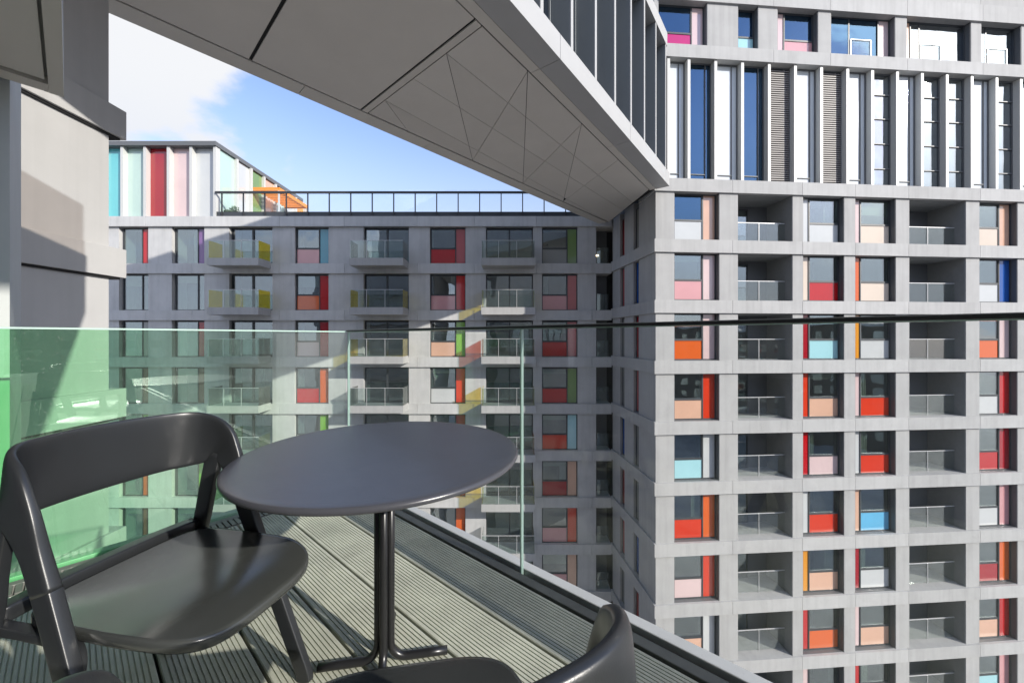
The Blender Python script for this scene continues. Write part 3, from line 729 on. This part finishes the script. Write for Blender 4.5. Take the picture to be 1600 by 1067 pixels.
for z in (.10, .40):
    FTb = Frame(TC[0], TC[1], 1, 0, 0, 1); FTb.box(mb := MB(), -.012, .012, -.012, .012, z, z+.05); mb.build('tube_clip', M['tube'], tb)

# ================================================================== CHAIRS
def rr(w, h, n=32, e=7.0):
    """superellipse cross-section"""
    out = []
    for k in range(n):
        t = 2*math.pi*k/n; c, s_ = math.cos(t), math.sin(t)
        out.append((w/2*math.copysign(abs(c)**(2/e), c), h/2*math.copysign(abs(s_)**(2/e), s_)))
    return out
def sweep(mb, pts, widths, thick, side):
    """pts path, widths across 'side' direction, thick across the third"""
    rg = []
    for i, p in enumerate(pts):
        t = (pts[min(i+1, len(pts)-1)]-pts[max(i-1, 0)]).normalized()
        sd = side[i] if isinstance(side, list) else side
        sd = (sd-t*sd.dot(t)).normalized(); w3 = t.cross(sd)
        rg.append([p+sd*a+w3*b_ for a, b_ in rr(widths[i], thick[i])])
    mb.rings(rg)
def make_chair(label):
    o = thing('plastic_chair', label, 'chair', (0, 0, 0), 'chairs round the cafe table')
    # backrest: one broad band bent round the sitter; its ends fold down and run on into the front legs
    key = [(-.2345, .022, .560, .060), (-.2365, -.010, .640, .066), (-.239, -.042, .704, .096), (-.236, -.088, .750, .146), (-.205, -.143, .764, .176), (-.130, -.186, .765, .184), (0, -.206, .764, .188)]
    key += [(-x, y, z, h) for x, y, z, h in key[-2::-1]]
    c4 = catmull([(x, y, z) for x, y, z, h in key], 9); hs = catmull([(h, 0, 0) for x, y, z, h in key], 9)
    mb = MB(); rg = []; nn = len(c4)
    for i, p in enumerate(c4):
        t = (c4[min(i+1, nn-1)]-c4[max(i-1, 0)]).normalized()
        th_ = Vector((t.x, t.y, 0)); out_ = Vector((p.x*1.6, p.y+.02 if abs(p.x) < .2 else 0, 0))
        nrm = Vector((-t.y, t.x, 0)) if abs(p.x) < .225 else Vector((1 if p.x < 0 else -1, 0, 0))
        if 0: pass
        f_ = min(1, max(0, (abs(p.x)-.15)/.085)); nin = Vector((0, 1, 0))*(1-f_)+Vector((-1 if p.x > 0 else 1, 0, 0))*f_
        nin = (nin-t*nin.dot(t)).normalized(); up = nin.cross(t).normalized()
        lean = .08*(1-f_); up = (up-nin*lean).normalized()
        e_ = abs(i-(nn-1)/2)/((nn-1)/2)
        rg.append([p+up*a+nin*b_ for a, b_ in rr(hs[i].x, .018+.013*e_**1.5, 36, 4.5)])
    mb.rings(rg); mb.build('backrest', M['plastic'], o)
    for s in (-1, 1):
        X = Vector((s, 0, 0)); fw = Vector((0, 1, 0))
        p = catmull([(s*.2345, .0165, .574), (s*.236, .064, .46), (s*.239, .13, .30), (s*.243, .198, .13), (s*.246, .238, .03), (s*.244, .246, .0)], 6)
        wd = [.0575-.012*i/(len(p)-1) for i in range(len(p))]; th = [.0285-.004*i/(len(p)-1) for i in range(len(p))]
        sweep(mb := MB(), p, wd, th, fw); mb.build('leg', M['plastic'], o)
        p = catmull([(s*.2388, -.100, .715), (s*.237, -.127, .60), (s*.234, -.157, .46), (s*.238, -.245, .2), (s*.245, -.305, .03), (s*.243, -.315, 0)], 6)
        wd = [.058-.014*i/(len(p)-1) for i in range(len(p))]
        sweep(mb := MB(), p, wd, [.0225]*len(p), fw); mb.build('leg', M['plastic'], o)
        p = catmull([(s*.222, -.150, .452), (s*.212, -.06, .444), (s*.212, .04, .440), (s*.222, .085, .425), (s*.236, .100, .375)], 6)
        sweep(mb := MB(), p, [.026]*len(p), [.022]*len(p), X); mb.build('side_brace', M['plastic'], o)
    p = catmull([(-.222, -.168, .470), (-.1, -.176, .474), (.1, -.176, .474), (.222, -.168, .470)], 6)
    sweep(mb := MB(), p, [.042]*len(p), [.038]*len(p), Vector((0, 1, 0))); mb.build('seat_rail', M['plastic'], o)
    # seat: rounded shell with bowed front, dished
    no = 72; ctl = []
    for k in range(no):
        t = 2*math.pi*k/no; c, s_ = math.cos(t), math.sin(t)
        ex = 5 if s_ < 0 else 4.0
        x = .213*math.copysign(abs(c)**(2/ex), c); y = math.copysign(abs(s_)**(2/ex), s_)
        y = .06+(.295*y if s_ > 0 else .20*y)
        ctl.append((x, y))
    def zs(x, y, f): return .476-.016*(1-f*f)-.03*max(0, (y-.19)/.13)**2*.6
    fr_ = [.02, .25, .5, .72, .88, .96, .99]
    top = []
    for f in fr_:
        top.append([(x*f, .06+(y-.06)*f, zs(x*f, .06+(y-.06)*f, f)) for x, y in ctl])
    ed = []
    for f, dz in ((1.0, -.005), (1.002, -.012), (1.0, -.022), (.985, -.028)):
        ed.append([(x*f, .06+(y-.06)*f, zs(x, y, 1)+dz) for x, y in ctl])
    bot = [[(x*f, .06+(y-.06)*f, zs(x*f, .06+(y-.06)*f, f)-.026) for x, y in ctl] for f in (.9, .5, .02)]
    mb = MB(); mb.rings(top+ed+bot); mb.build('seat', M['seat_plastic'], o)
    return o
def copy_tree(src, label):
    c = src.copy(); col.objects.link(c); c['label'] = label
    for ch in src.children:
        d = ch.copy(); col.objects.link(d); d.parent = c
    return c
c1 = make_chair('charcoal plastic chair left of the table, seat facing the table with sunlight on it')
c1.location = (-.955, 1.045, 0); c1.rotation_euler = (0, 0, R(-102))
c2 = copy_tree(c1, 'charcoal plastic chair in the near foreground, only its back corner and seat edge showing')
c2.location = (-.138, .423, 0); c2.rotation_euler = (0, 0, R(10))

# ================================================================== far ground and the low block opposite (seen only as reflections)
mb = MB(); mb.box(-400, 400, -400, 400, -28, -27); o = mb.build('ground', M['paving']); structure(o)
opp = thing('opposite_building', 'low brown brick building across the street, behind the viewer', 'building', (70, -60, -27))
FQ = Frame(20, -110, .76, .65, -.65, .76)
FQ.box(mb := MB(), 0, 110, -14, 0, -27, 4.2); mb.build('wall', M['brick'], opp)
FQ.box(mb := MB(), -.4, 110.4, -14.4, .4, 4.2, 4.8); mb.build('roof', M['grey_wall'], opp)
mb = MB()
for q in range(27):
    for kz in range(8): FQ.box(mb, 1.5+q*4, 3.5+q*4, .001, .06, -24+kz*3.5, -22+kz*3.5)
mb.build('windows', M['glass_win'], opp)

# ================================================================== sky, sun, camera
w = bpy.data.worlds.new('World'); sc.world = w; w.use_nodes = True
nt = w.node_tree; N = nt.nodes; L = nt.links; bg = N['Background']
sky = N.new('ShaderNodeTexSky'); sky.sky_type = 'NISHITA'; sky.sun_disc = False
sky.sun_elevation = R(24); sky.sun_rotation = R(125); sky.air_density = 1.0; sky.dust_density = .25; sky.ozone_density = 3.0
bg.inputs['Strength'].default_value = .15
tc = N.new('ShaderNodeTexCoord')
def vmath(op, *a):
    n = N.new('ShaderNodeVectorMath'); n.operation = op
    for i, x in enumerate(a):
        if hasattr(x, 'is_output'): L.new(x, n.inputs[i])
        else: n.inputs[i].default_value = x
    return n
def fmath(op, *a):
    n = N.new('ShaderNodeMath'); n.operation = op
    for i, x in enumerate(a):
        if hasattr(x, 'is_output'): L.new(x, n.inputs[i])
        else: n.inputs[i].default_value = x
    return n.outputs[0]
def smooth(x, a, b_, c=0, d=1):
    n = N.new('ShaderNodeMapRange'); n.interpolation_type = 'SMOOTHSTEP'; L.new(x, n.inputs[0])
    for i, q in enumerate((a, b_, c, d)): n.inputs[i+1].default_value = q
    return n.outputs[0]
nv = vmath('NORMALIZE', tc.outputs['Generated'])
sep = N.new('ShaderNodeSeparateXYZ'); L.new(nv.outputs[0], sep.inputs[0])
den = fmath('ADD', fmath('MAXIMUM', sep.outputs[2], 0.0), .22)
cx = N.new('ShaderNodeCombineXYZ'); L.new(fmath('DIVIDE', sep.outputs[0], den), cx.inputs[0]); L.new(fmath('DIVIDE', sep.outputs[1], den), cx.inputs[1])
nz = N.new('ShaderNodeTexNoise'); nz.inputs['Scale'].default_value = 1.5; nz.inputs['Detail'].default_value = 9; nz.inputs['Roughness'].default_value = .56
L.new(vmath('ADD', cx.outputs[0], (7.4, 3.8, 1.2)).outputs[0], nz.inputs['Vector'])
fac = nz.outputs[0]
def dirv(px, py): v = Vector(((px-800)/FL, 1, (HZ-py)/FL)); v.normalize(); return tuple(v)
bias = None
for (px, py, r0, r1, wt) in ((250, 60, .94, .99, .36), (478, 266, .9975, .9999, .33), (640, 150, .93, .985, -.3), (390, 275, .975, .997, -.24)):
    d = vmath('DOT_PRODUCT', nv.outputs[0], dirv(px, py)).outputs['Value']
    s_ = smooth(d, r0, r1, 0, wt); fac = fmath('ADD', fac, s_)
for v_, r0, r1, wt in (((.47, -.80, .37), .90, .965, -.42), (tuple(TOSUN), .90, .985, .25)):
    v_ = Vector(v_).normalized(); d = vmath('DOT_PRODUCT', nv.outputs[0], tuple(v_)).outputs['Value']; fac = fmath('ADD', fac, smooth(d, r0, r1, 0, wt))
# more cloud in the half of the sky behind us
fac = fmath('ADD', fac, smooth(sep.outputs[1], .1, -.6, -.04, .10))
cm = smooth(fac, .57, .69)
mixc = N.new('ShaderNodeMix'); mixc.data_type = 'RGBA'
L.new(cm, mixc.inputs[0]); L.new(sky.outputs[0], mixc.inputs[6]); glow = smooth(vmath('DOT_PRODUCT', nv.outputs[0], tuple(TOSUN)).outputs['Value'], -.2, .85, 2.75, 9.5)
gc = N.new('ShaderNodeVectorMath'); gc.operation = 'SCALE'; gc.inputs[0].default_value = (1, 1.015, 1.05); L.new(glow, gc.inputs['Scale']); L.new(gc.outputs[0], mixc.inputs[7])
hz = N.new('ShaderNodeMix'); hz.data_type = 'RGBA'; L.new(smooth(sep.outputs[2], .50, .10, 0, .93), hz.inputs[0])
L.new(mixc.outputs[2], hz.inputs[6])
L.new(vmath('MULTIPLY', sky.outputs[0], (1.06, .905, .90)).outputs[0], mixc.inputs[6]); hz.inputs[7].default_value = (2.15, 2.35, 2.8, 1)
L.new(hz.outputs[2], bg.inputs['Color'])

sun = bpy.data.lights.new('sun', 'SUN'); sun.energy = 2.65; sun.angle = R(.53); sun.color = (1, .95, .87)
so = bpy.data.objects.new('sun', sun); col.objects.link(so); so.rotation_euler = TOSUN.to_track_quat('Z', 'Y').to_euler(); so.location = (30, -20, 30)

cam = bpy.data.cameras.new('camera'); co = bpy.data.objects.new('camera', cam); col.objects.link(co)
cam.sensor_width = 36; cam.lens = 36*FL/1600; cam.shift_y = -(533.5-HZ)/1600; cam.clip_start = .02; cam.clip_end = 2000
co.location = (0, 0, EYE); co.rotation_euler = (R(90), 0, 0); sc.camera = co
sc.view_settings.view_transform = 'Standard'; sc.view_settings.look = 'None'; sc.view_settings.exposure = 1.15; sc.view_settings.gamma = 1
sc.render.engine = 'CYCLES'
try:
    sc.cycles.max_bounces = 12; sc.cycles.transparent_max_bounces = 32; sc.cycles.glossy_bounces = 5; sc.cycles.diffuse_bounces = 4; sc.cycles.caustics_reflective = False
    sc.cycles.use_denoising = True
except Exception: pass
for o in sc.objects:
    if '_o' in o.keys(): del o['_o']
